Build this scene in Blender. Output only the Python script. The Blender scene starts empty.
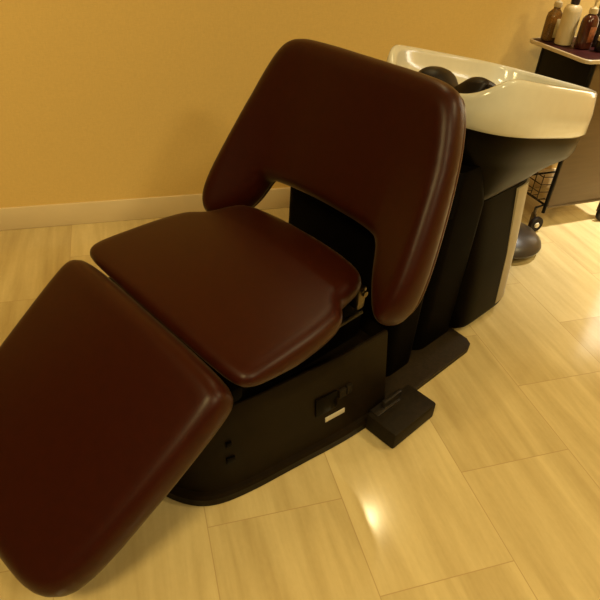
import bpy, bmesh, math, random
import numpy as np
from mathutils import Vector, Matrix
random.seed(4)
S = bpy.context.scene
COL = S.collection
S.view_settings.view_transform = 'Standard'
S.view_settings.look = 'None'
S.view_settings.exposure = 0.0
S.view_settings.gamma = 1.0
S.view_settings.use_curve_mapping = False

# ------------------------------------------------------------------ camera
Fpx, H = 583.0, 1.25
V1 = np.array([-210, 450., -Fpx]); V2 = np.array([2200, 270., -Fpx])
ay = V1/np.linalg.norm(V1); ax = V2/np.linalg.norm(V2); ax = ax-ay*(ax@ay); ax /= np.linalg.norm(ax); az = np.cross(ax, ay)
R3 = np.array([ax, ay, az])
cam = bpy.data.objects.new('camera', bpy.data.cameras.new('camera')); COL.objects.link(cam)
cam.data.sensor_width = 36; cam.data.lens = 36*Fpx/600; cam.data.clip_start = 0.02
M4 = Matrix.Identity(4)
for i in range(3):
    for j in range(3): M4[i][j] = float(R3[i, j])
M4.translation = Vector((0, 0, H)); cam.matrix_world = M4
S.camera = cam

TH = math.radians(27.5)                      # heading of the chair on the floor
CO = Vector((-0.93*math.sin(TH), 0.93*math.cos(TH), 0))

# ------------------------------------------------------------------ materials
def new_mat(name):
    m = bpy.data.materials.new(name); m.use_nodes = True
    nt = m.node_tree; return m, nt, nt.nodes['Principled BSDF']
def N(nt, t, **kw):
    n = nt.nodes.new(t)
    for k, v in kw.items(): setattr(n, k, v)
    return n
def simple(name, col, rough=.5, metal=0, var=.15, scale=30, bump=0, bscale=200, spec=.5, coat=0, trans=0, stretch=None):
    m, nt, b = new_mat(name)
    tc = N(nt, 'ShaderNodeTexCoord'); mp = N(nt, 'ShaderNodeMapping')
    if stretch: mp.inputs['Scale'].default_value = stretch
    nt.links.new(tc.outputs['Object'], mp.inputs[0])
    no = N(nt, 'ShaderNodeTexNoise'); no.inputs['Scale'].default_value = scale; no.inputs['Detail'].default_value = 4
    nt.links.new(mp.outputs[0], no.inputs['Vector'])
    cr = N(nt, 'ShaderNodeValToRGB')
    cr.color_ramp.elements[0].position = .3; cr.color_ramp.elements[1].position = .7
    cr.color_ramp.elements[0].color = [c*(1-var) for c in col]+[1]; cr.color_ramp.elements[1].color = [min(1, c*(1+var)) for c in col]+[1]
    nt.links.new(no.outputs['Fac'], cr.inputs[0]); nt.links.new(cr.outputs[0], b.inputs['Base Color'])
    b.inputs['Roughness'].default_value = rough; b.inputs['Metallic'].default_value = metal
    b.inputs['Specular IOR Level'].default_value = spec; b.inputs['Coat Weight'].default_value = coat
    b.inputs['Transmission Weight'].default_value = trans
    if bump:
        n2 = N(nt, 'ShaderNodeTexNoise'); n2.inputs['Scale'].default_value = bscale; n2.inputs['Detail'].default_value = 3
        nt.links.new(mp.outputs[0], n2.inputs['Vector'])
        bp = N(nt, 'ShaderNodeBump'); bp.inputs['Strength'].default_value = bump; bp.inputs['Distance'].default_value = .002
        nt.links.new(n2.outputs['Fac'], bp.inputs['Height']); nt.links.new(bp.outputs[0], b.inputs['Normal'])
    return m

INKY = simple('deep_black_plastic', (.0025, .0018, .0012), .55, var=.2, spec=.02)
LEATHER = simple('brown_leather', (.0290, .0036, .0008), .38, var=.10, scale=60, bump=.10, bscale=420, spec=.23)
_b = LEATHER.node_tree.nodes['Principled BSDF']; _b.inputs['Sheen Weight'].default_value = .06; _b.inputs['Sheen Roughness'].default_value = .35; _b.inputs['Sheen Tint'].default_value = (1, .8, .5, 1)
LEATHER_WELT = simple('brown_leather_welt', (.075, .028, .012), .35, var=.1, spec=.5)
BLACK = simple('black_plastic', (.0100, .0060, .0024), .42, var=.15, bump=.05, bscale=500, spec=.10)
MATTE = simple('black_textured_plastic', (.013, .0085, .004), .62, var=.25, scale=80, bump=.25, bscale=350, spec=.15)
GLOSS = simple('glossy_black_plastic', (.0035, .0024, .0014), .28, var=.1, spec=.06)
GLOSSC = simple('glossy_black_column', (.0028, .0018, .0010), .3, var=.1, spec=.02)
SHEEN = simple('painted_column_sheen', (.27, .225, .145), .34, var=.05, spec=.5)  # grey-beige colour standing in for the reflection on the glossy column
DARK = simple('dark_metal', (.012, .009, .007), .35, metal=.0, spec=.4)
RUBBER = simple('black_rubber', (.007, .0035, .003), .45, var=.2, bump=.1, spec=.22)
PLATE = simple('dark_tread_plate', (.019, .012, .005), .55, var=.3, scale=120, bump=.3, bscale=260, spec=.15)
CERAMIC = simple('white_ceramic', (.66, .66, .60), .16, var=.02, spec=.5, coat=.3)
GUN = simple('gunmetal', (.16, .13, .09), .3, metal=1, var=.05)
CHROME = simple('chrome', (.75, .72, .66), .18, metal=1, var=.05)
LABEL = simple('white_label', (.50, .46, .36), .5, var=.05)
PANEL = simple('brown_grey_laminate', (.130, .083, .036), .40, var=.10, scale=6, spec=.5, stretch=(1, 1, 14))
CARTBLK = simple('cart_black_side', (.004, .003, .0025), .5, var=.2, spec=.15)
TRAYM = simple('maroon_tray_mat', (.030, .0045, .004), .5, var=.2, spec=.12)
TRAYE = simple('cream_tray_edge', (.52, .42, .27), .4, var=.05)
WIRE = simple('bronze_wire', (.05, .028, .012), .4, metal=.5)
WHITEPL = simple('white_plastic', (.78, .70, .52), .4, var=.04)
CREAMPL = simple('cream_bottle_plastic', (.56, .44, .24), .42, var=.04)
AMBER = simple('dark_amber_plastic', (.055, .012, .006), .16, var=.35, scale=40, spec=.6)
LIQ = simple('dark_brown_liquid', (.016, .003, .004), .2, var=.2)
CLEARP = simple('clear_bottle_plastic', (.30, .15, .035), .15, var=.05, trans=.6)
NAVY = simple('dark_violet_cap', (.020, .010, .022), .35, var=.1)
BLKB = simple('black_bottle', (.010, .006, .005), .25, var=.2)
TAGL = simple('cream_label', (.62, .50, .24), .5, var=.1, scale=90)
TAGR = simple('copper_label', (.20, .06, .02), .4, var=.5, scale=120)
TRIMM = simple('cream_baseboard_paint', (.72, .58, .36), .5, var=.03, scale=8)
PLASTER = simple('ceiling_plaster', (.75, .68, .52), .8, var=.03)

DKWALL = simple('dim_room_brown', (.08, .05, .025), .5, var=.3, scale=5, stretch=(1, 1, .1))  # dark brown put into the unseen walls to imitate a dim room
def wall_mat():
    m, nt, b = new_mat('woven_ochre_wallpaper')
    tc = N(nt, 'ShaderNodeTexCoord')
    def noise(sc, det, stretch):
        mp = N(nt, 'ShaderNodeMapping'); mp.inputs['Scale'].default_value = stretch
        nt.links.new(tc.outputs['Object'], mp.inputs[0])
        n = N(nt, 'ShaderNodeTexNoise'); n.inputs['Scale'].default_value = sc; n.inputs['Detail'].default_value = det
        nt.links.new(mp.outputs[0], n.inputs['Vector']); return n
    a = noise(60, 3, (1, 1, 9)); c = noise(60, 3, (9, 1, 1))
    ad = N(nt, 'ShaderNodeMath', operation='ADD'); nt.links.new(a.outputs['Fac'], ad.inputs[0]); nt.links.new(c.outputs['Fac'], ad.inputs[1])
    cr = N(nt, 'ShaderNodeValToRGB'); cr.color_ramp.elements[0].position = .7/2; cr.color_ramp.elements[1].position = 1.3/2
    hf = N(nt, 'ShaderNodeMath', operation='MULTIPLY'); hf.inputs[1].default_value = .5
    nt.links.new(ad.outputs[0], hf.inputs[0]); nt.links.new(hf.outputs[0], cr.inputs[0])
    cr.color_ramp.elements[0].color = (.70, .495, .178, 1); cr.color_ramp.elements[1].color = (.77, .55, .200, 1)
    nt.links.new(cr.outputs[0], b.inputs['Base Color'])
    b.inputs['Roughness'].default_value = .75; b.inputs['Specular IOR Level'].default_value = .25
    bp = N(nt, 'ShaderNodeBump'); bp.inputs['Strength'].default_value = .15; bp.inputs['Distance'].default_value = .002
    nt.links.new(hf.outputs[0], bp.inputs['Height']); nt.links.new(bp.outputs[0], b.inputs['Normal'])
    return m
WALL = wall_mat()

K = H/1.5                                   # tile grid measured off the photo's perspective
TX, TY = .40*K, .60*K
def floor_mat():
    m, nt, b = new_mat('beige_stone_tile')
    L = nt.links.new
    tc = N(nt, 'ShaderNodeTexCoord'); sp = N(nt, 'ShaderNodeSeparateXYZ'); L(tc.outputs['Object'], sp.inputs[0])
    def M(op, a, bb=None, c=None):
        n = N(nt, 'ShaderNodeMath', operation=op)
        for i, v in enumerate((a, bb, c)):
            if v is None: continue
            if isinstance(v, (int, float)): n.inputs[i].default_value = v
            else: L(v, n.inputs[i])
        return n.outputs[0]
    x = M('DIVIDE', M('SUBTRACT', sp.outputs[0], .092*K), TX)
    ix = M('FLOOR', x); fx = M('SUBTRACT', x, ix)
    par = M('FLOORED_MODULO', ix, 2)
    # columns alternate by half a tile along y
    y = M('DIVIDE', M('SUBTRACT', sp.outputs[1], M('ADD', M('MULTIPLY', M('SUBTRACT', 1, par), .30*K), .64*K)), TY)
    iy = M('FLOOR', y); fy = M('SUBTRACT', y, iy)
    dx = M('MULTIPLY', M('MINIMUM', fx, M('SUBTRACT', 1, fx)), TX)
    dy = M('MULTIPLY', M('MINIMUM', fy, M('SUBTRACT', 1, fy)), TY)
    jd = M('MINIMUM', dx, dy)
    joint = N(nt, 'ShaderNodeMapRange'); joint.inputs[1].default_value = .0004; joint.inputs[2].default_value = .0017
    L(jd, joint.inputs[0])
    # per tile tone and a grain that runs along the tile
    cb = N(nt, 'ShaderNodeCombineXYZ'); L(ix, cb.inputs[0]); L(iy, cb.inputs[1])
    wn = N(nt, 'ShaderNodeTexWhiteNoise', noise_dimensions='2D'); L(cb.outputs[0], wn.inputs['Vector'])
    off = N(nt, 'ShaderNodeVectorMath', operation='MULTIPLY_ADD'); L(wn.outputs['Color'], off.inputs[0]); off.inputs[1].default_value = (7, 7, 7); L(tc.outputs['Object'], off.inputs[2])
    def noise(sc, det, st, dist=0):
        mp = N(nt, 'ShaderNodeMapping'); mp.inputs['Scale'].default_value = st; L(off.outputs[0], mp.inputs[0])
        n = N(nt, 'ShaderNodeTexNoise'); n.inputs['Scale'].default_value = sc; n.inputs['Detail'].default_value = det; n.inputs['Distortion'].default_value = dist
        L(mp.outputs[0], n.inputs['Vector']); return n.outputs['Fac']
    g1 = noise(18, 5, (1, .10, 1), .4); g2 = noise(55, 4, (1, .06, 1)); g3 = noise(3, 3, (1, .5, 1)); g4 = noise(120, 3, (1, .5, 1))
    g = M('ADD', M('MULTIPLY', g1, .5), M('ADD', M('MULTIPLY', g2, .2), M('ADD', M('MULTIPLY', g3, .25), M('ADD', M('MULTIPLY', wn.outputs['Value'], .06), M('MULTIPLY', g4, .08)))))
    cr = N(nt, 'ShaderNodeValToRGB'); L(g, cr.inputs[0])
    e = cr.color_ramp.elements; e[0].position = .38; e[0].color = (.46, .350, .160, 1); e[1].position = .68; e[1].color = (.67, .548, .285, 1)
    mx = N(nt, 'ShaderNodeMix', data_type='RGBA'); L(joint.outputs[0], mx.inputs['Factor'])
    mx.inputs['A'].default_value = (.45, .32, .15, 1); L(cr.outputs[0], mx.inputs['B'])
    L(mx.outputs['Result'], b.inputs['Base Color'])
    b.inputs['Specular IOR Level'].default_value = .5
    rr = N(nt, 'ShaderNodeMapRange'); L(g3, rr.inputs[0]); rr.inputs[3].default_value = .10; rr.inputs[4].default_value = .17
    L(rr.outputs[0], b.inputs['Roughness'])
    bp = N(nt, 'ShaderNodeBump'); bp.inputs['Strength'].default_value = .25; bp.inputs['Distance'].default_value = .001
    L(M('ADD', M('MULTIPLY', joint.outputs[0], .15), M('MULTIPLY', g2, .08)), bp.inputs['Height']); L(bp.outputs[0], b.inputs['Normal'])
    return m
FLOOR = floor_mat()

# ------------------------------------------------------------------ mesh helpers
def link(name, me, mat, parent=None, sharp=40):
    me.materials.append(mat)
    for p in me.polygons: p.use_smooth = True
    me.set_sharp_from_angle(angle=math.radians(sharp))
    o = bpy.data.objects.new(name, me); COL.objects.link(o)
    if parent: o.parent = parent
    return o
def from_bm(name, bm, mat, parent=None, sharp=40):
    bmesh.ops.recalc_face_normals(bm, faces=bm.faces)
    me = bpy.data.meshes.new(name); bm.to_mesh(me); bm.free()
    return link(name, me, mat, parent, sharp)
def empty(name, loc, rz=0):
    o = bpy.data.objects.new(name, None); COL.objects.link(o); o.location = loc; o.rotation_euler = (0, 0, rz)
    o.empty_display_size = .1; return o
def tag(o, label, cat, group=None):
    o['label'] = label; o['category'] = cat
    if group: o['group'] = group
    return o
def struct(o): o['kind'] = 'structure'; return o

def box(bm, x0, x1, y0, y1, z0, z1, bev=0, seg=2, mat=None):
    t = bmesh.new()
    r = bmesh.ops.create_cube(t, size=1)
    for v in t.verts:
        v.co = Vector(((x0+x1)/2+v.co.x*(x1-x0), (y0+y1)/2+v.co.y*(y1-y0), (z0+z1)/2+v.co.z*(z1-z0)))
    if bev: bmesh.ops.bevel(t, geom=t.edges[:], offset=bev, segments=seg, affect='EDGES', profile=.5)
    if mat: bmesh.ops.transform(t, matrix=mat, verts=t.verts)
    merge(bm, t)
def merge(bm, t):
    me = bpy.data.meshes.new('tmp'); t.to_mesh(me); t.free(); bm.from_mesh(me); bpy.data.meshes.remove(me)
def tube(bm, pts, r, n=10):
    pts = [Vector(p) for p in pts]; rings = []
    for i, p in enumerate(pts):
        d = (pts[min(i+1, len(pts)-1)]-pts[max(i-1, 0)]).normalized()
        a = d.orthogonal().normalized() if i == 0 else (a_prev-d*a_prev.dot(d)).normalized()
        a_prev = a; b = d.cross(a)
        rr = r[i] if isinstance(r, (list, tuple)) else r
        rings.append([bm.verts.new(p+(a*math.cos(2*math.pi*k/n)+b*math.sin(2*math.pi*k/n))*rr) for k in range(n)])
    for i in range(len(rings)-1):
        for k in range(n): bm.faces.new((rings[i][k], rings[i][(k+1) % n], rings[i+1][(k+1) % n], rings[i+1][k]))
    bm.faces.new(rings[0][::-1]); bm.faces.new(rings[-1])
def lathe(bm, prof, n=32, c=(0, 0, 0), axis='z'):
    rings = []
    for r, z in prof:
        ring = []
        for k in range(n):
            a = 2*math.pi*k/n; p = (r*math.cos(a), r*math.sin(a), z)
            if axis == 'y': p = (p[0], p[2], p[1])
            if axis == 'x': p = (p[2], p[0], p[1])
            ring.append(bm.verts.new(Vector(p)+Vector(c)))
        rings.append(ring)
    for i in range(len(rings)-1):
        for k in range(n): bm.faces.new((rings[i][k], rings[i][(k+1) % n], rings[i+1][(k+1) % n], rings[i+1][k]))
    bm.faces.new(rings[0][::-1]); bm.faces.new(rings[-1])
def loft(rings, cap0=True, cap1=True):
    bm = bmesh.new(); R = [[bm.verts.new(p) for p in r] for r in rings]; n = len(R[0])
    for i in range(len(R)-1):
        for k in range(n): bm.faces.new((R[i][k], R[i][(k+1) % n], R[i+1][(k+1) % n], R[i+1][k]))
    if cap0: bm.faces.new(R[0][::-1])
    if cap1: bm.faces.new(R[-1])
    return bm
def superellipse(cu, a, cv, b, n=96, e=3.5, e_rear=None):
    out = []
    for k in range(n):
        t = 2*math.pi*k/n; c, s = math.cos(t), math.sin(t)
        ee = e if (c < 0 or e_rear is None) else e_rear
        out.append((cu+a*math.copysign(abs(c)**(2/ee), c), cv+b*math.copysign(abs(s)**(2/ee), s)))
    return out

# ---- upholstery: a rounded extrusion of a free outline, meshed from its distance field
def chaikin(P, it=3, closed=True):
    P = [np.array(p, float) for p in P]
    for _ in range(it):
        Q = []
        for i in range(len(P)):
            a, b = P[i], P[(i+1) % len(P)]
            Q += [a*.75+b*.25, a*.25+b*.75]
        P = Q
    return np.array(P)
def poly_sdf(P, X, Y):
    d = np.full(X.shape, 1e9); inside = np.zeros(X.shape, bool)
    n = len(P)
    for i in range(n):
        a = P[i]; b = P[(i+1) % n]; e = b-a
        wx, wy = X-a[0], Y-a[1]
        t = np.clip((wx*e[0]+wy*e[1])/(e@e+1e-12), 0, 1)
        d = np.minimum(d, np.hypot(wx-t*e[0], wy-t*e[1]))
        c = ((a[1] > Y) != (b[1] > Y)) & (X < (b[0]-a[0])*(Y-a[1])/(b[1]-a[1]+1e-15)+a[0])
        inside ^= c
    return np.where(inside, -d, d)
def surface_nets(F, org, h):
    nx, ny, nz = F.shape
    s = F < 0
    corners = [(i, j, k) for i in (0, 1) for j in (0, 1) for k in (0, 1)]
    sl = lambda A, i, j, k: A[i:nx-1+i, j:ny-1+j, k:nz-1+k]
    cnt = sum(sl(s, *c).astype(int) for c in corners)
    act = (cnt > 0) & (cnt < 8)
    acc = np.zeros((nx-1, ny-1, nz-1, 3)); num = np.zeros((nx-1, ny-1, nz-1))
    for a in corners:
        for ax_ in range(3):
            if a[ax_] == 1: continue
            b = list(a); b[ax_] = 1
            fa, fb = sl(F, *a), sl(F, *b); x = (fa < 0) != (fb < 0)
            t = np.where(x, fa/np.where(x, fa-fb, 1), 0)
            for q in range(3):
                acc[..., q] += np.where(x, a[q]+(t if q == ax_ else 0), 0)
            num += x
    idx = -np.ones(act.shape, int); idx[act] = np.arange(act.sum())
    I = np.argwhere(act)
    verts = (I+acc[act]/num[act][:, None])*h+np.array(org)
    faces = []
    for ax_ in range(3):
        A = np.moveaxis(F, ax_, 0); ID = np.moveaxis(idx, ax_, 0)
        f0, f1 = A[:-1, 1:-1, 1:-1], A[1:, 1:-1, 1:-1]
        for i, j, k in np.argwhere((f0 < 0) != (f1 < 0)):
            q = [ID[i, j, k], ID[i, j+1, k], ID[i, j+1, k+1], ID[i, j, k+1]]
            if min(q) < 0: continue
            fl = A[i, j+1, k+1] < 0
            if ax_ == 1: fl = not fl
            faces.append(q if fl else q[::-1])
    return verts, faces
def cushion(P, half, r, h=.009, deform=None, smooth=3, shrink=None):
    """outline P in (a,b), thickness 2*half along c, edges rounded by r; deform maps (n,3) a,b,c to chair space"""
    lo = P.min(0)-3*h; hi = P.max(0)+3*h
    X = np.arange(lo[0], hi[0], h); Y = np.arange(lo[1], hi[1], h); Z = np.arange(-half-3*h, half+3.5*h, h)
    gx, gy = np.meshgrid(X, Y, indexing='ij')
    d2 = poly_sdf(P, gx, gy)
    q1 = (d2+r)[:, :, None]; q2 = (np.abs(Z)-half+r)[None, None, :]
    F = np.minimum(np.maximum(q1, q2), 0)+np.hypot(np.maximum(q1, 0), np.maximum(q2, 0))-r
    v, f = surface_nets(F, (X[0], Y[0], Z[0]), h)
    # light laplacian smoothing
    nb = [set() for _ in v]
    for q in f:
        for i in range(4): nb[q[i]].add(q[(i+1) % 4]); nb[q[(i+1) % 4]].add(q[i])
    nbm = np.array([(list(s)+list(s)*4)[:4] if len(s) < 4 else list(s)[:4] for s in nb])
    for _ in range(smooth): v = .5*v+.5*v[nbm].mean(1)
    if deform: v = deform(v)
    me = bpy.data.meshes.new('cushion'); me.from_pydata([tuple(map(float, p)) for p in v], [], [tuple(int(i) for i in q) for q in f])
    bm = bmesh.new(); bm.from_mesh(me); bmesh.ops.recalc_face_normals(bm, faces=bm.faces); bm.to_mesh(me); bm.free()
    return me

# ------------------------------------------------------------------ room
XL, XR, YB, YF, ZC = -2.6, 3.3, 2.295, -4.2, 2.45
def plane_box(name, x0, x1, y0, y1, z0, z1, mat):
    bm = bmesh.new(); box(bm, x0, x1, y0, y1, z0, z1); return struct(from_bm(name, bm, mat))
plane_box('floor', XL-.1, XR+.1, YF-.1, YB+.1, -.1, 0, FLOOR)
plane_box('wall_back', XL-.1, XR+.1, YB, YB+.1, 0, ZC, WALL)
plane_box('wall_left', XL-.1, XL, YF-.1, YB, 0, ZC, DKWALL)
plane_box('wall_right', XR, XR+.1, YF-.1, YB, 0, ZC, WALL)
plane_box('wall_front', XL, XR, YF-.1, YF, 0, ZC, DKWALL)
plane_box('ceiling', XL-.1, XR+.1, YF-.1, YB+.1, ZC, ZC+.1, PLASTER)
bm = bmesh.new(); box(bm, XL, XR, YB-.012, YB, 0, .097, bev=.003); struct(from_bm('baseboard_back', bm, TRIMM))

# ------------------------------------------------------------------ shampoo chair
chair = tag(empty('shampoo_chair', CO, TH), 'dark brown leather reclining salon shampoo chair with raised leg rest on a black base', 'salon chair')

# seat
seat_half = [(.492, 0), (.492, .19), (.496, .295), (.525, .320), (.62, .322), (.72, .316), (.790, .302), (.815, .28), (.835, .255), (.90, .246), (.950, .225), (.972, .12), (.975, 0)]
P = [(u, v) for u, v in seat_half]+[(u, -v) for u, v in seat_half[::-1][1:-1]]
P = chaikin(P, 2)
def seat_def(v):
    u, w, z = v[:, 0], v[:, 1], v[:, 2]
    top = np.clip((z+.031)/.062, 0, 1)
    crown = .022*np.clip(1-(w/.33)**2, 0, 1)*np.clip(1-((u-.73)/.27)**2, 0, 1)
    z = z+(1-top)*.022*np.clip((.64-u)/.14, 0, 1)
    return np.stack([u, w,   .432+z+crown*top+.10*(u-.5)*.35], 1)
link('seat', cushion(P, .031, .027, deform=seat_def), LEATHER, chair, 180)

# backrest: a curved arch whose two wings come down beside the seat
back_half = [(0, .528), (.15, .528), (.245, .525), (.282, .493), (.316, .41), (.342, .31), (.368, .18), (.378, .10), (.374, .05), (.352, .004), (.322, -.010), (.280, .006), (.240, .06), (.222, .10), (.208, .140), (.190, .152), (.08, .158), (0, .160)]
TILT = math.radians(19.5)
P = [(a, b) for a, b in back_half]+[(-a, b) for a, b in back_half[::-1][1:-1]]
P = chaikin(P, 2)
def back_place(a, b, c):
    # c > 0 is towards the sitter
    bow = -(.45+.35*np.clip(1-b/.40, 0, 1))*np.maximum(np.abs(a)-.10, 0)**2
    u0 = .976+.0*b+bow-c*math.cos(TILT)+b*math.sin(TILT)
    z0 = .395+b*math.cos(TILT)+c*math.sin(TILT)
    return np.stack([u0, a, z0], 1)
def back_def(v):
    a, b, c = v[:, 0], v[:, 1], v[:, 2]
    k = np.clip((.36-b)/.32, 0, 1)*np.clip((np.abs(a)-.20)/.12, 0, 1)
    return back_place(a, b, np.where(c > 0, c*(1+.62*k), c))
back = link('backrest', cushion(P, .047, .043, deform=back_def), LEATHER, chair, 180)
# welt along the rear edge of the backrest
W = np.array(P); T_ = np.roll(W, -1, 0)-np.roll(W, 1, 0); T_ /= np.linalg.norm(T_, axis=1)[:, None]
Nn = np.stack([-T_[:, 1], T_[:, 0]], 1)
sgn = 1 if poly_sdf(W, np.array([[W[0, 0]+Nn[0, 0]*.01]]), np.array([[W[0, 1]+Nn[0, 1]*.01]]))[0, 0] < 0 else -1
W = W+Nn*sgn*.0140
wl = back_place(W[:, 0], W[:, 1], np.full(len(W), -.038))
bm = bmesh.new(); pts = [tuple(p) for p in wl]; tube(bm, pts+[pts[0]], .0045, 8)
from_bm('piping', bm, LEATHER_WELT, back)

# leg rest
leg_half = [(0, 0), (0, .23), (.010, .300), (.05, .318), (.30, .308), (.485, .290), (.542, .235), (.556, .10), (.556, 0)]
P = [(s, v) for s, v in leg_half]+[(s, -v) for s, v in leg_half[::-1][1:-1]]
P = chaikin(P, 2)
LA = math.radians(39)
def leg_def(v):
    s, w, c = v[:, 0], v[:, 1], v[:, 2]
    c = c+.012*np.clip(1-(w/.31)**2, 0, 1)*(c > 0)
    return np.stack([.492-s*math.cos(LA)-c*math.sin(LA), w,   .437-s*math.sin(LA)+c*math.cos(LA)], 1)
link('leg_rest', cushion(P, .042, .034, deform=leg_def), LEATHER, chair, 180)

# base: boat shaped shell, flared at the floor
def base_ring(inset, z, u0=.385, u1=1.035):
    half = [(u0, 0), (u0+.004, .10), (u0+.03, .175), (u0+.075, .232), (u0+.16, .262), (u0+.33, .286), (u0+.46, .307), (u0+.56, .315), (u1, .318)]
    for _ in range(3):
        q = [half[0]]
        for a, b in zip(half, half[1:]): q += [(a[0]*.75+b[0]*.25, a[1]*.75+b[1]*.25), (a[0]*.25+b[0]*.75, a[1]*.25+b[1]*.75)]
        half = q+[half[-1]]
    pts = [(u+inset*max(0, 1-(u-u0)/.25), v*(1-inset/.32)) for u, v in half]
    pts = pts+[(u, -v) for u, v in pts[::-1][:-1]]
    return [(u, v, z) for u, v in pts]
rings = [base_ring(0, .004), base_ring(0, .026), base_ring(.006, .034), base_ring(.018, .036), base_ring(.024, .05)]
for k in range(1, 6): rings.append(base_ring(.024+.05*k/5*.6+.0, .05+.218*k/5))
rings.append(base_ring(.058, .273)); rings.append(base_ring(.064, .273)); rings.append(base_ring(.068, .268)); rings.append(base_ring(.070, .22))
base = from_bm('base', loft(rings), BLACK, chair, 30)
# rating plate, power inlet and screw holes on the near side
def on_side(u, z): # point on the near flank of the base
    k = (z-.05)/.255; ins = .024+.03*k
    pts = base_ring(ins, z); pts = [p for p in pts if p[1] <= 0]
    pts.sort()
    for (a, b) in zip(pts, pts[1:]):
        if a[0] <= u <= b[0]: t = (u-a[0])/(b[0]-a[0]+1e-9); return a[1]+t*(b[1]-a[1])
    return -.28
def flank(name, u0, u1, z0, z1, th, mat, parent, bev=.001):
    bm = bmesh.new(); y = (on_side(u0, z0)+on_side(u1, z1))/2
    ang = math.atan2(on_side(u1, z0)-on_side(u0, z0), u1-u0); slant = math.atan2(.03, .255)
    mt = Matrix.Translation(((u0+u1)/2, y, (z0+z1)/2)) @ Matrix.Rotation(ang, 4, 'Z') @ Matrix.Rotation(-slant, 4, 'X')
    box(bm, -(u1-u0)/2, (u1-u0)/2, -th, .004, -(z1-z0)/2, (z1-z0)/2, bev=bev, mat=mt)
    return from_bm(name, bm, mat, parent)
lb = flank('rating_label', .808, .874, .088, .103, .0015, LABEL, base); lb['label'] = 'small white rectangular plate'
bm = bmesh.new()
inlet = flank('power_inlet', .776, .845, .125, .180, .004, GLOSS, base)
flank('socket', .852, .874, .148, .174, .006, MATTE, inlet); flank('socket', .877, .895, .150, .176, .006, MATTE, inlet)
flank('screw_cover', .523, .545, .112, .128, .004, GLOSS, base); flank('screw_cover', .526, .540, .162, .176, .004, GLOSS, base)
# dark frame between base and seat, link bar and side bracket
bm = bmesh.new(); box(bm, .50, 1.0, -.20, .20, .235, .385, bev=.012); box(bm, .46, .95, -.17, .17, .30, .39, bev=.01)
frame = from_bm('seat_frame', bm, INKY, chair)
bm = bmesh.new(); tube(bm, [(.70, -.222, .330), (.80, -.222, .345), (.96, -.222, .350)], .007, 10); from_bm('link_bar', bm, DARK, frame)
bm = bmesh.new(); box(bm, .930, .958, -.232, -.198, .37, .435, bev=.006); tube(bm, [(.945, -.225, .42), (.945, -.240, .42)], .008, 14)
b_ = from_bm('side_bracket', bm, GUN, chair); b_['label'] = 'small metal bracket'
bm = bmesh.new(); box(bm, .930, .958, .198, .232, .37, .435, bev=.006); tube(bm, [(.945, .225, .42), (.945, .240, .42)], .008, 14)
b_ = from_bm('side_bracket', bm, GUN, chair); b_['label'] = 'small metal bracket'
bm = bmesh.new(); tube(bm, [(.505, -.24, .385), (.505, .24, .385)], .014, 12); box(bm, .455, .545, -.262, .262, .345, .385, bev=.01)
from_bm('leg_rest_hinge', bm, INKY, chair)
# back support behind the opening
def rrect(u0, u1, v0, v1, r, z, n=8):
    out = []
    for cu, cv, a0 in ((u1-r, v1-r, 0), (u0+r, v1-r, 90), (u0+r, v0+r, 180), (u1-r, v0+r, 270)):
        for k in range(n+1):
            a = math.radians(a0+90*k/n); out.append((cu+r*math.cos(a), cv+r*math.sin(a), z))
    return out
rings = [rrect(1.105, 1.26, -.235, .235, .04, z) for z in (.021, .20, .48)]+[rrect(1.14, 1.25, -.20, .20, .04, .62), rrect(1.17, 1.23, -.15, .15, .02, .64)]
from_bm('back_support', loft(rings), INKY, chair, 30)
# floor plate and pedal
pl_half = [(.96, .318), (1.44, .318), (1.468, .308), (1.482, .285), (1.49, .20), (1.49, 0)]
out = [(u, -v) for u, v in pl_half]+[(u, v) for u, v in pl_half[::-1][1:]]
bm = loft([[(u, v, .002) for u, v in out], [(u, v, .018) for u, v in out], [(u-.004, v*.985, .021) for u, v in out]])
from_bm('floor_plate', bm, PLATE, chair, 30)
bm = bmesh.new(); box(bm, .936, 1.122, -.414, -.310, .001, .060, bev=.008)
ped = from_bm('foot_pedal', bm, MATTE, chair)
bm = bmesh.new(); box(bm, .950, 1.050, -.340, -.308, .03, .064, bev=.004, mat=None); box(bm, .985, 1.06, -.332, -.318, .05, .085, bev=.004)
from_bm('pedal_hinge', bm, DARK, ped)

# ------------------------------------------------------------------ shampoo basin
basin = tag(empty('shampoo_basin', CO+Vector((1.6*math.cos(TH), 1.6*math.sin(TH), 0)), TH), 'white ceramic hair washing basin in a black pedestal behind the leather chair', 'wash basin')
UB = 1.6
CU, BA, CV, BB = 1.780, .388, -.006, .236
def rim_plane(u): return .858-.222*(u-1.42)
def oval(inset, dz, dip=0, e=3.8, n=128, abs_z=None, mixto=None):
    r = []
    for (u, v) in superellipse(CU, BA-inset, CV, BB-inset, n, e):
        z = rim_plane(u)+dz
        f = max(0, min(1, (1.53-u)/.13))                    # neck cut at the front of the bowl
        f = f*f*(3-2*f); z -= dip*f*max(0, 1-(abs(v)/.215)**4)
        r.append([u-UB, v, z])
    return r
def inner(k, inset, depth):
    r = oval(inset, 0, .075*(1-k)); zb = .62
    return [[u, v, z*(1-k)+k*(zb) if depth is None else z-depth] for u, v, z in r]
D = .075
rings = [oval(.010, -.154), oval(-.006, -.138), oval(-.006, -.07, D*.45), oval(0, -.018, D), oval(.002, -.006, D), oval(.007, 0, D), oval(.014, .001, D), oval(.020, -.004, D), oval(.024, -.014, D),
         inner(0, .030, .04), inner(0, .05, .08)]
for k, ins in ((.35, .075), (.65, .10), (.85, .125), (.97, .16), (1, .20)): rings.append(inner(k, ins, None) if k < 1 else inner(1, ins, None))
for r in rings[11:]:
    for p in r: p[2] = min(p[2], rim_plane(p[0]+UB)-.09)
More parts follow.
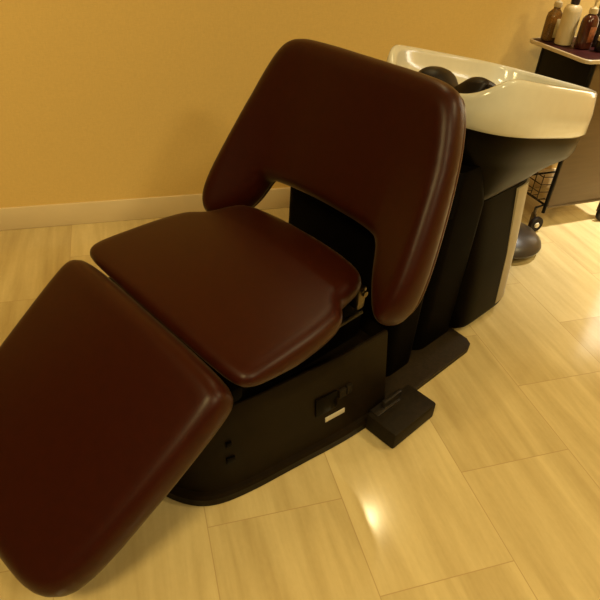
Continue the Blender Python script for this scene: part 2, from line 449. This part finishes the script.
bowl = from_bm('bowl', loft(rings, cap0=False), CERAMIC, basin, 60)
bm = bmesh.new(); lathe(bm, [(.001, 0), (.026, 0), (.028, .004), (.02, .007), (.001, .006)], 24, c=(CU-UB+.03, 0, .585)); from_bm('drain', bm, CHROME, bowl)
# neck rest: a black rubber saddle over the front rim
def neck():
    rings = []
    n = 32
    for i in range(n+1):
        t = -1+2*i/n; v = .105*t-.030
        end = 1 if abs(t) < .72 else max(.06, math.sqrt(max(0, 1-((abs(t)-.72)/.28)**2)))
        mid = math.exp(-(t/.33)**2)
        cz = .799-.036*mid+.010*abs(t)-.012*max(t, 0); cu = 1.490
        w = (.078-.024*mid+.030*max(-t, 0))*end; h = (.015+.002*abs(t))*end
        ring = []
        for k in range(20):
            a = 2*math.pi*k/20
            x = w*math.cos(a); z = h*math.sin(a)
            z -= 9.0*max(0, -x)**2*(1.6-1.3*t)                            # front lip folds down over the rim
            ring.append((cu-UB+x, v, cz+z-.22*x+.03*t*x/.07*.3))
        rings.append(ring)
    return loft(rings)
nk = from_bm('neck_rest', neck(), RUBBER, basin, 60); nk['label'] = 'black rubber neck rest'
# pedestal: black shell under the bowl, running into a column
def colring(z, grow=0, u0=1.44, u1=1.785, hv=.264):
    r = superellipse((u0+u1)/2, (u1-u0)/2+grow, 0, hv+grow, 128, 6)
    return [(u-UB, v, z) for u, v in r]
def lerp(A, B, t): return [tuple(a*(1-t)+b*t for a, b in zip(p, q)) for p, q in zip(A, B)]
sA = oval(.016, -.13); sB = oval(.006, -.156); sC = oval(.009, -.215); sD = oval(.016, -.232)
for r in (sC, sD):
    for p in r: p[2] = max(p[2], .518 if r is sC else .504)
cT = colring(.492, .004, u1=1.815, hv=.205)
mid = []
for t in (.18, .4, .65, .85):
    q = lerp(sD, cT, t); mid.append([(p[0], p[1], p[2]+.006*math.sin(math.pi*t)) for p in q])
rings = [oval(.05, -.10), sA, sB, sC, sD]+mid+[cT, colring(.482, -.006, u1=1.815, hv=.205)]
from_bm('basin_shell', loft(rings), GLOSS, basin, 60)
rings = [colring(.035, -.02), colring(.040, -.004), colring(.055, 0), colring(.25, 0, u1=1.80, hv=.245), colring(.485, -.004, u1=1.82, hv=.210)]
colm = from_bm('column', loft(rings), GLOSSC, basin, 50)
# pale strips imitating the reflection on the column's rear edge, one on each side
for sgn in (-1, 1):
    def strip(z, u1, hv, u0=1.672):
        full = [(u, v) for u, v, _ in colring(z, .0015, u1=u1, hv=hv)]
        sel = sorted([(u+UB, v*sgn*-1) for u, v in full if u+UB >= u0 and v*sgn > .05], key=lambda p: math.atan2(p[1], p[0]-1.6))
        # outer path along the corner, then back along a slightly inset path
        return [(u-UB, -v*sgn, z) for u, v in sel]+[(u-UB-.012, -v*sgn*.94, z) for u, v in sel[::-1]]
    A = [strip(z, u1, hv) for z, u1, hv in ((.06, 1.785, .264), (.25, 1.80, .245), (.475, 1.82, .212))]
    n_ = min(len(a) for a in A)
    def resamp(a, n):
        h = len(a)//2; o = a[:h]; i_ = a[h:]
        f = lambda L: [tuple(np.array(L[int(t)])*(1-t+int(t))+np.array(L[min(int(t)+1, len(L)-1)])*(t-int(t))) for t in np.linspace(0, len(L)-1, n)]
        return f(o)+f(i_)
    t_ = from_bm('reflection_strip', loft([resamp(a, 14) for a in A]), SHEEN, colm, 50); t_['label'] = 'pale strip painted as a reflection on the column edge'
bm = bmesh.new(); box(bm, 1.43-UB, 1.67-UB, -.19, .19, .0235, .045, bev=.004); from_bm('column_foot', bm, DARK, colm)
# black cabinet part joining the column to the chair
rings = [[(u-UB, v, z) for u, v, z in rrect(1.275, 1.50, -.225, .225, .05, z)] for z in (.0235, .05, .50)]+[[(u-UB, v, z) for u, v, z in rrect(1.36, 1.50, -.185, .185, .04, .60)]]
from_bm('front_housing', loft(rings), INKY, basin, 30)

# ------------------------------------------------------------------ round floor base behind the basin
dome = tag(empty('pedestal_base', (1.49, 1.80, 0), 0), 'dark domed round floor base standing beside the basin column', 'pedestal base')
bm = bmesh.new(); lathe(bm, [(.001, .022), (.135, .022), (.150, .028), (.154, .038), (.148, .052), (.125, .072), (.09, .088), (.05, .098), (.02, .102), (.001, .102)], 48)
from_bm('cover', bm, simple('charcoal_cover', (.035, .026, .018), .33, spec=.5), dome)
for a in (250, 340, 70, 160):
    x, y = .105*math.cos(math.radians(a)), .105*math.sin(math.radians(a))
    bm = bmesh.new(); lathe(bm, [(.001, .001), (.022, .001), (.024, .006), (.022, .03), (.001, .03)], 16, c=(x, y, 0)); from_bm('foot', bm, RUBBER, dome)

# ------------------------------------------------------------------ salon trolley
CX, CY, CR = 1.745, 1.905, math.radians(5)
cart = tag(empty('salon_trolley', (CX, CY, 0), CR), 'brown and black wheeled salon trolley with a bottle tray on top, near the wall', 'trolley')
CW, CD, CT = .385, .30, .722
bm = bmesh.new(); box(bm, .012, CW, 0, .018, .105, CT, bev=.004); from_bm('front_panel', bm, PANEL, cart)
bm = bmesh.new(); box(bm, 0, .018, .003, CD, .33, CT, bev=.003); sp_ = from_bm('side_panel', bm, CARTBLK, cart); sp_['label'] = 'black side panel'
bm = bmesh.new(); box(bm, CW-.018, CW, .018, CD, .33, CT, bev=.003); from_bm('side_panel', bm, CARTBLK, cart)
bm = bmesh.new(); box(bm, .018, CW-.018, CD-.012, CD, .33, CT, bev=.002); from_bm('rear_panel', bm, CARTBLK, cart)
bm = bmesh.new(); box(bm, .018, CW-.018, .018, CD-.012, .33, .348, bev=.002); from_bm('shelf', bm, CARTBLK, cart)
bm = bmesh.new(); box(bm, .012, CW, -.003, .0, .099, .109, bev=.001); from_bm('bottom_rail', bm, GUN, cart)
for x, y in ((.006, .008), (CW-.010, .010), (.006, CD-.012), (CW-.012, CD-.012)):
    bm = bmesh.new(); tube(bm, [(x, y, .075), (x, y, CT)], .008, 10); from_bm('upright', bm, CARTBLK, cart)
bm = bmesh.new(); tube(bm, [(.0, CD-.012, .115), (.0, .008, .115), (-.048, .006, .108)], .005, 8); tube(bm, [(.0, CD-.012, .115), (CW-.012, CD-.012, .115)], .005, 8); from_bm('foot_rail', bm, CARTBLK, cart)
# wire basket on the open lower left side
bm = bmesh.new()
for z in (.14, .175, .21, .245): tube(bm, [(.0, .012, z), (-.045, .02, z), (-.045, CD-.03, z), (.0, CD-.012, z)], .0022, 6)
for k in range(7):
    y = .02+(CD-.05)*k/6; tube(bm, [(.0, y, .14), (-.045, y, .14), (-.045, y, .255)], .0022, 6)
from_bm('wire_basket', bm, WIRE, cart)
for x, y in ((-.045, .006), (CW-.035, .010), (.006, CD-.03), (CW-.03, CD-.03)):
    bm = bmesh.new(); box(bm, x-.005, x+.005, y-.012, y+.012, .030, .082, bev=.002)
    box(bm, x-.006, x+.006, y-.030, y-.010, .030, .044, bev=.002); tube(bm, [(x, y, .07), (x, y, .108)], .008, 10)
    cs = from_bm('caster', bm, GUN, cart)
    bm = bmesh.new(); lathe(bm, [(.001, -.009), (.020, -.009), (.033, -.009), (.037, -.005), (.037, .005), (.033, .009), (.020, .009), (.001, .009)], 28, c=(x, y-.026, .038), axis='y')
    wh = from_bm('wheel', bm, RUBBER, cs, 30)
    bm = bmesh.new(); lathe(bm, [(.001, -.006), (.011, -.006), (.013, 0), (.001, 0)], 20, c=(x, y-.0335, .038), axis='y'); h_ = from_bm('wheel_hub', bm, WHITEPL, cs); h_['label'] = 'pale wheel hub'
# tray
tw0, tw1, td0, td1 = -.078, CW+.02, -.035, CD+.012
def trring(ins, z): return [(u, v, CT+z) for u, v, _ in rrect(tw0+ins, tw1-ins, td0+ins, td1-ins, .03, 0, 6)]
t_ = from_bm('tray', loft([trring(.012, -.001), trring(.002, .001), trring(0, .004), trring(0, .014), trring(.002, .016), trring(.006, .016), trring(.008, .012)]), TRAYE, cart, 30)
from_bm('tray_mat', loft([trring(.0085, .006), trring(.0085, .0145), trring(.011, .0155)]), TRAYM, t_, 30)
ZT = CT+.0162

def cart_pt(x, y): return Vector((x, y, ZT))
def bottle(name, label, x, y, group=None):
    return tag(empty(name, cart_pt(x, y), CR), label, 'bottle', 'bottles on the trolley tray')
KB = .73
def rr_body(w, d, prof, e=3, n=40):
    """oval bottle body: prof = (scale, z)"""
    return loft([[(u, v, z*KB) for u, v in superellipse(0, w*s, 0, d*s, n, e)] for s, z in prof])
def pump(par, z, r, mat, reach=.035, ang=0):
    bm = bmesh.new(); lathe(bm, [(.001, z), (r, z), (r*1.05, z+.004), (r*1.0, z+.018), (r*.5, z+.022), (r*.3, z+.024), (r*.3, z+.045), (.001, z+.045)], 24)
    c_ = from_bm('pump_collar', bm, mat, par)
    bm = bmesh.new(); tube(bm, [(-.006*math.cos(ang), -.006*math.sin(ang), z+.049), (.5*reach*math.cos(ang), .5*reach*math.sin(ang), z+.050), (reach*math.cos(ang), reach*math.sin(ang), z+.044)], [.008, .006, .004], 10); from_bm('nozzle', bm, mat, c_)
# clear bottle half full of dark liquid
b = bottle('pump_bottle', 'clear pump bottle half full of dark liquid, leftmost on the trolley tray', 1.708, 2.165)
from_bm('body', rr_body(.031, .024, [(.8, .001), (.97, .004), (1, .012), (1, .115), (.9, .14), (.55, .156), (.42, .162), (.42, .172)]), CLEARP, b, 50)
from_bm('liquid', rr_body(.0285, .0215, [(.9, .005), (1, .010), (1, .088), (.98, .09)]), LIQ, b, 50)
bm = bmesh.new(); box(bm, -.006, .024, -.0262, -.0238, .015, .085, bev=.0008); l_ = from_bm('paper_label', bm, TAGL, b); l_['label'] = 'cream paper label'
pump(b, .170*KB, .015, CREAMPL, .03, math.radians(200))
# tall cream bottle
b = bottle('tall_bottle', 'tall cream plastic bottle with a dark cap between two pump bottles', 1.730, 2.098)
from_bm('body', rr_body(.034, .030, [(.85, .001), (.98, .004), (1, .012), (1, .165), (.95, .182), (.78, .194), (.5, .200), (.42, .203)], e=2.4), CREAMPL, b, 50)
bm = bmesh.new(); lathe(bm, [(.001, .147), (.016, .147), (.017, .151), (.016, .174), (.013, .177), (.001, .177)], 28); from_bm('cap', bm, NAVY, b)
# amber bottle
b = bottle('amber_bottle', 'dark amber bottle with copper label and a pale nozzle, in front of the black bottle', 1.776, 2.038)
from_bm('body', rr_body(.032, .028, [(.85, .001), (.98, .004), (1, .012), (1, .125), (.93, .146), (.72, .160), (.45, .168), (.40, .176)], e=2.4), AMBER, b, 50)
bm = bmesh.new(); box(bm, -.016, .014, -.0294, -.0274, .028, .082, bev=.0008); l_ = from_bm('paper_label', bm, TAGR, b); l_['label'] = 'copper coloured label'
pump(b, .172*KB, .016, CREAMPL, .03, math.radians(60))
# black bottle at the frame edge
b = bottle('black_bottle', 'squat black bottle behind the amber one, cut by the photo edge', 1.862, 2.085)
from_bm('body', rr_body(.040, .034, [(.85, .001), (.98, .004), (1, .012), (1, .150), (.9, .170), (.5, .185), (.4, .19)], e=2.6), BLKB, b, 50)
bm = bmesh.new(); lathe(bm, [(.001, .137), (.02, .137), (.021, .141), (.02, .168), (.001, .170)], 24); from_bm('cap', bm, AMBER, b)
# little jar
b = bottle('small_jar', 'small dark jar with a cream lid near the tray corner at right', 1.818, 1.985)
bm = bmesh.new(); lathe(bm, [(.001, .001), (.020, .001), (.022, .005), (.022, .035), (.018, .040), (.001, .040)], 24); from_bm('body', bm, BLKB, b)
bm = bmesh.new(); lathe(bm, [(.001, .0395), (.020, .0395), (.021, .043), (.020, .056), (.001, .057)], 24); from_bm('lid', bm, CREAMPL, b)

# ------------------------------------------------------------------ light
def area(name, loc, target, size, power, col, shape='DISK', sy=None, spread=180):
    l = bpy.data.lights.new(name, 'AREA'); l.shape = shape; l.size = size
    if sy: l.size_y = sy
    l.energy = power; l.color = col; l.spread = math.radians(spread)
    o = bpy.data.objects.new(name, l); COL.objects.link(o); o.location = loc
    o.rotation_euler = (Vector(target)-Vector(loc)).to_track_quat('-Z', 'Y').to_euler(); return o
WARM = (1, .82, .42); WHT = (1, .93, .74)
area('ceiling_area_light', (1.33, 2.10, 2.43), (1.33, 2.10, 0), .06, 5.5, WARM)
area('ceiling_area_light', (2.3, .3, 2.43), (2.2, .4, 0), .45, 24, WARM)
area('ceiling_area_light', (-.8, -.5, 2.43), (-.8, -.5, 0), .5, 46, (1, .76, .32))  # added fill, brightens the left floor and wall
area('ceiling_area_light', (1.15, -1.1, 2.43), (1.15, -1.1, 0), .4, 30, WARM)  # added fill from the front, brightens the chair's near sides
area('ceiling_area_light', (-1.0, .9, 2.43), (-.9, 2.3, .8), .25, 9, (1, .77, .34), spread=110)  # added wash, brightens the left part of the back wall
area('ceiling_area_light', (2.4, 1.8, 2.43), (2.2, 1.85, 0), .12, 9, (1, .95, .82), spread=54)  # added spot, makes the bright pool on the floor at right
area('unseen_side_light', (3.02, 2.27, .80), (2.85, 0, .6), .55, 8, WHT, 'RECTANGLE', .9)  # unseen area light, placed for the bright floor reflection at right
w = bpy.data.worlds.new('world'); S.world = w; w.use_nodes = True
w.node_tree.nodes['Background'].inputs[0].default_value = (1, .7, .36, 1); w.node_tree.nodes['Background'].inputs[1].default_value = .02
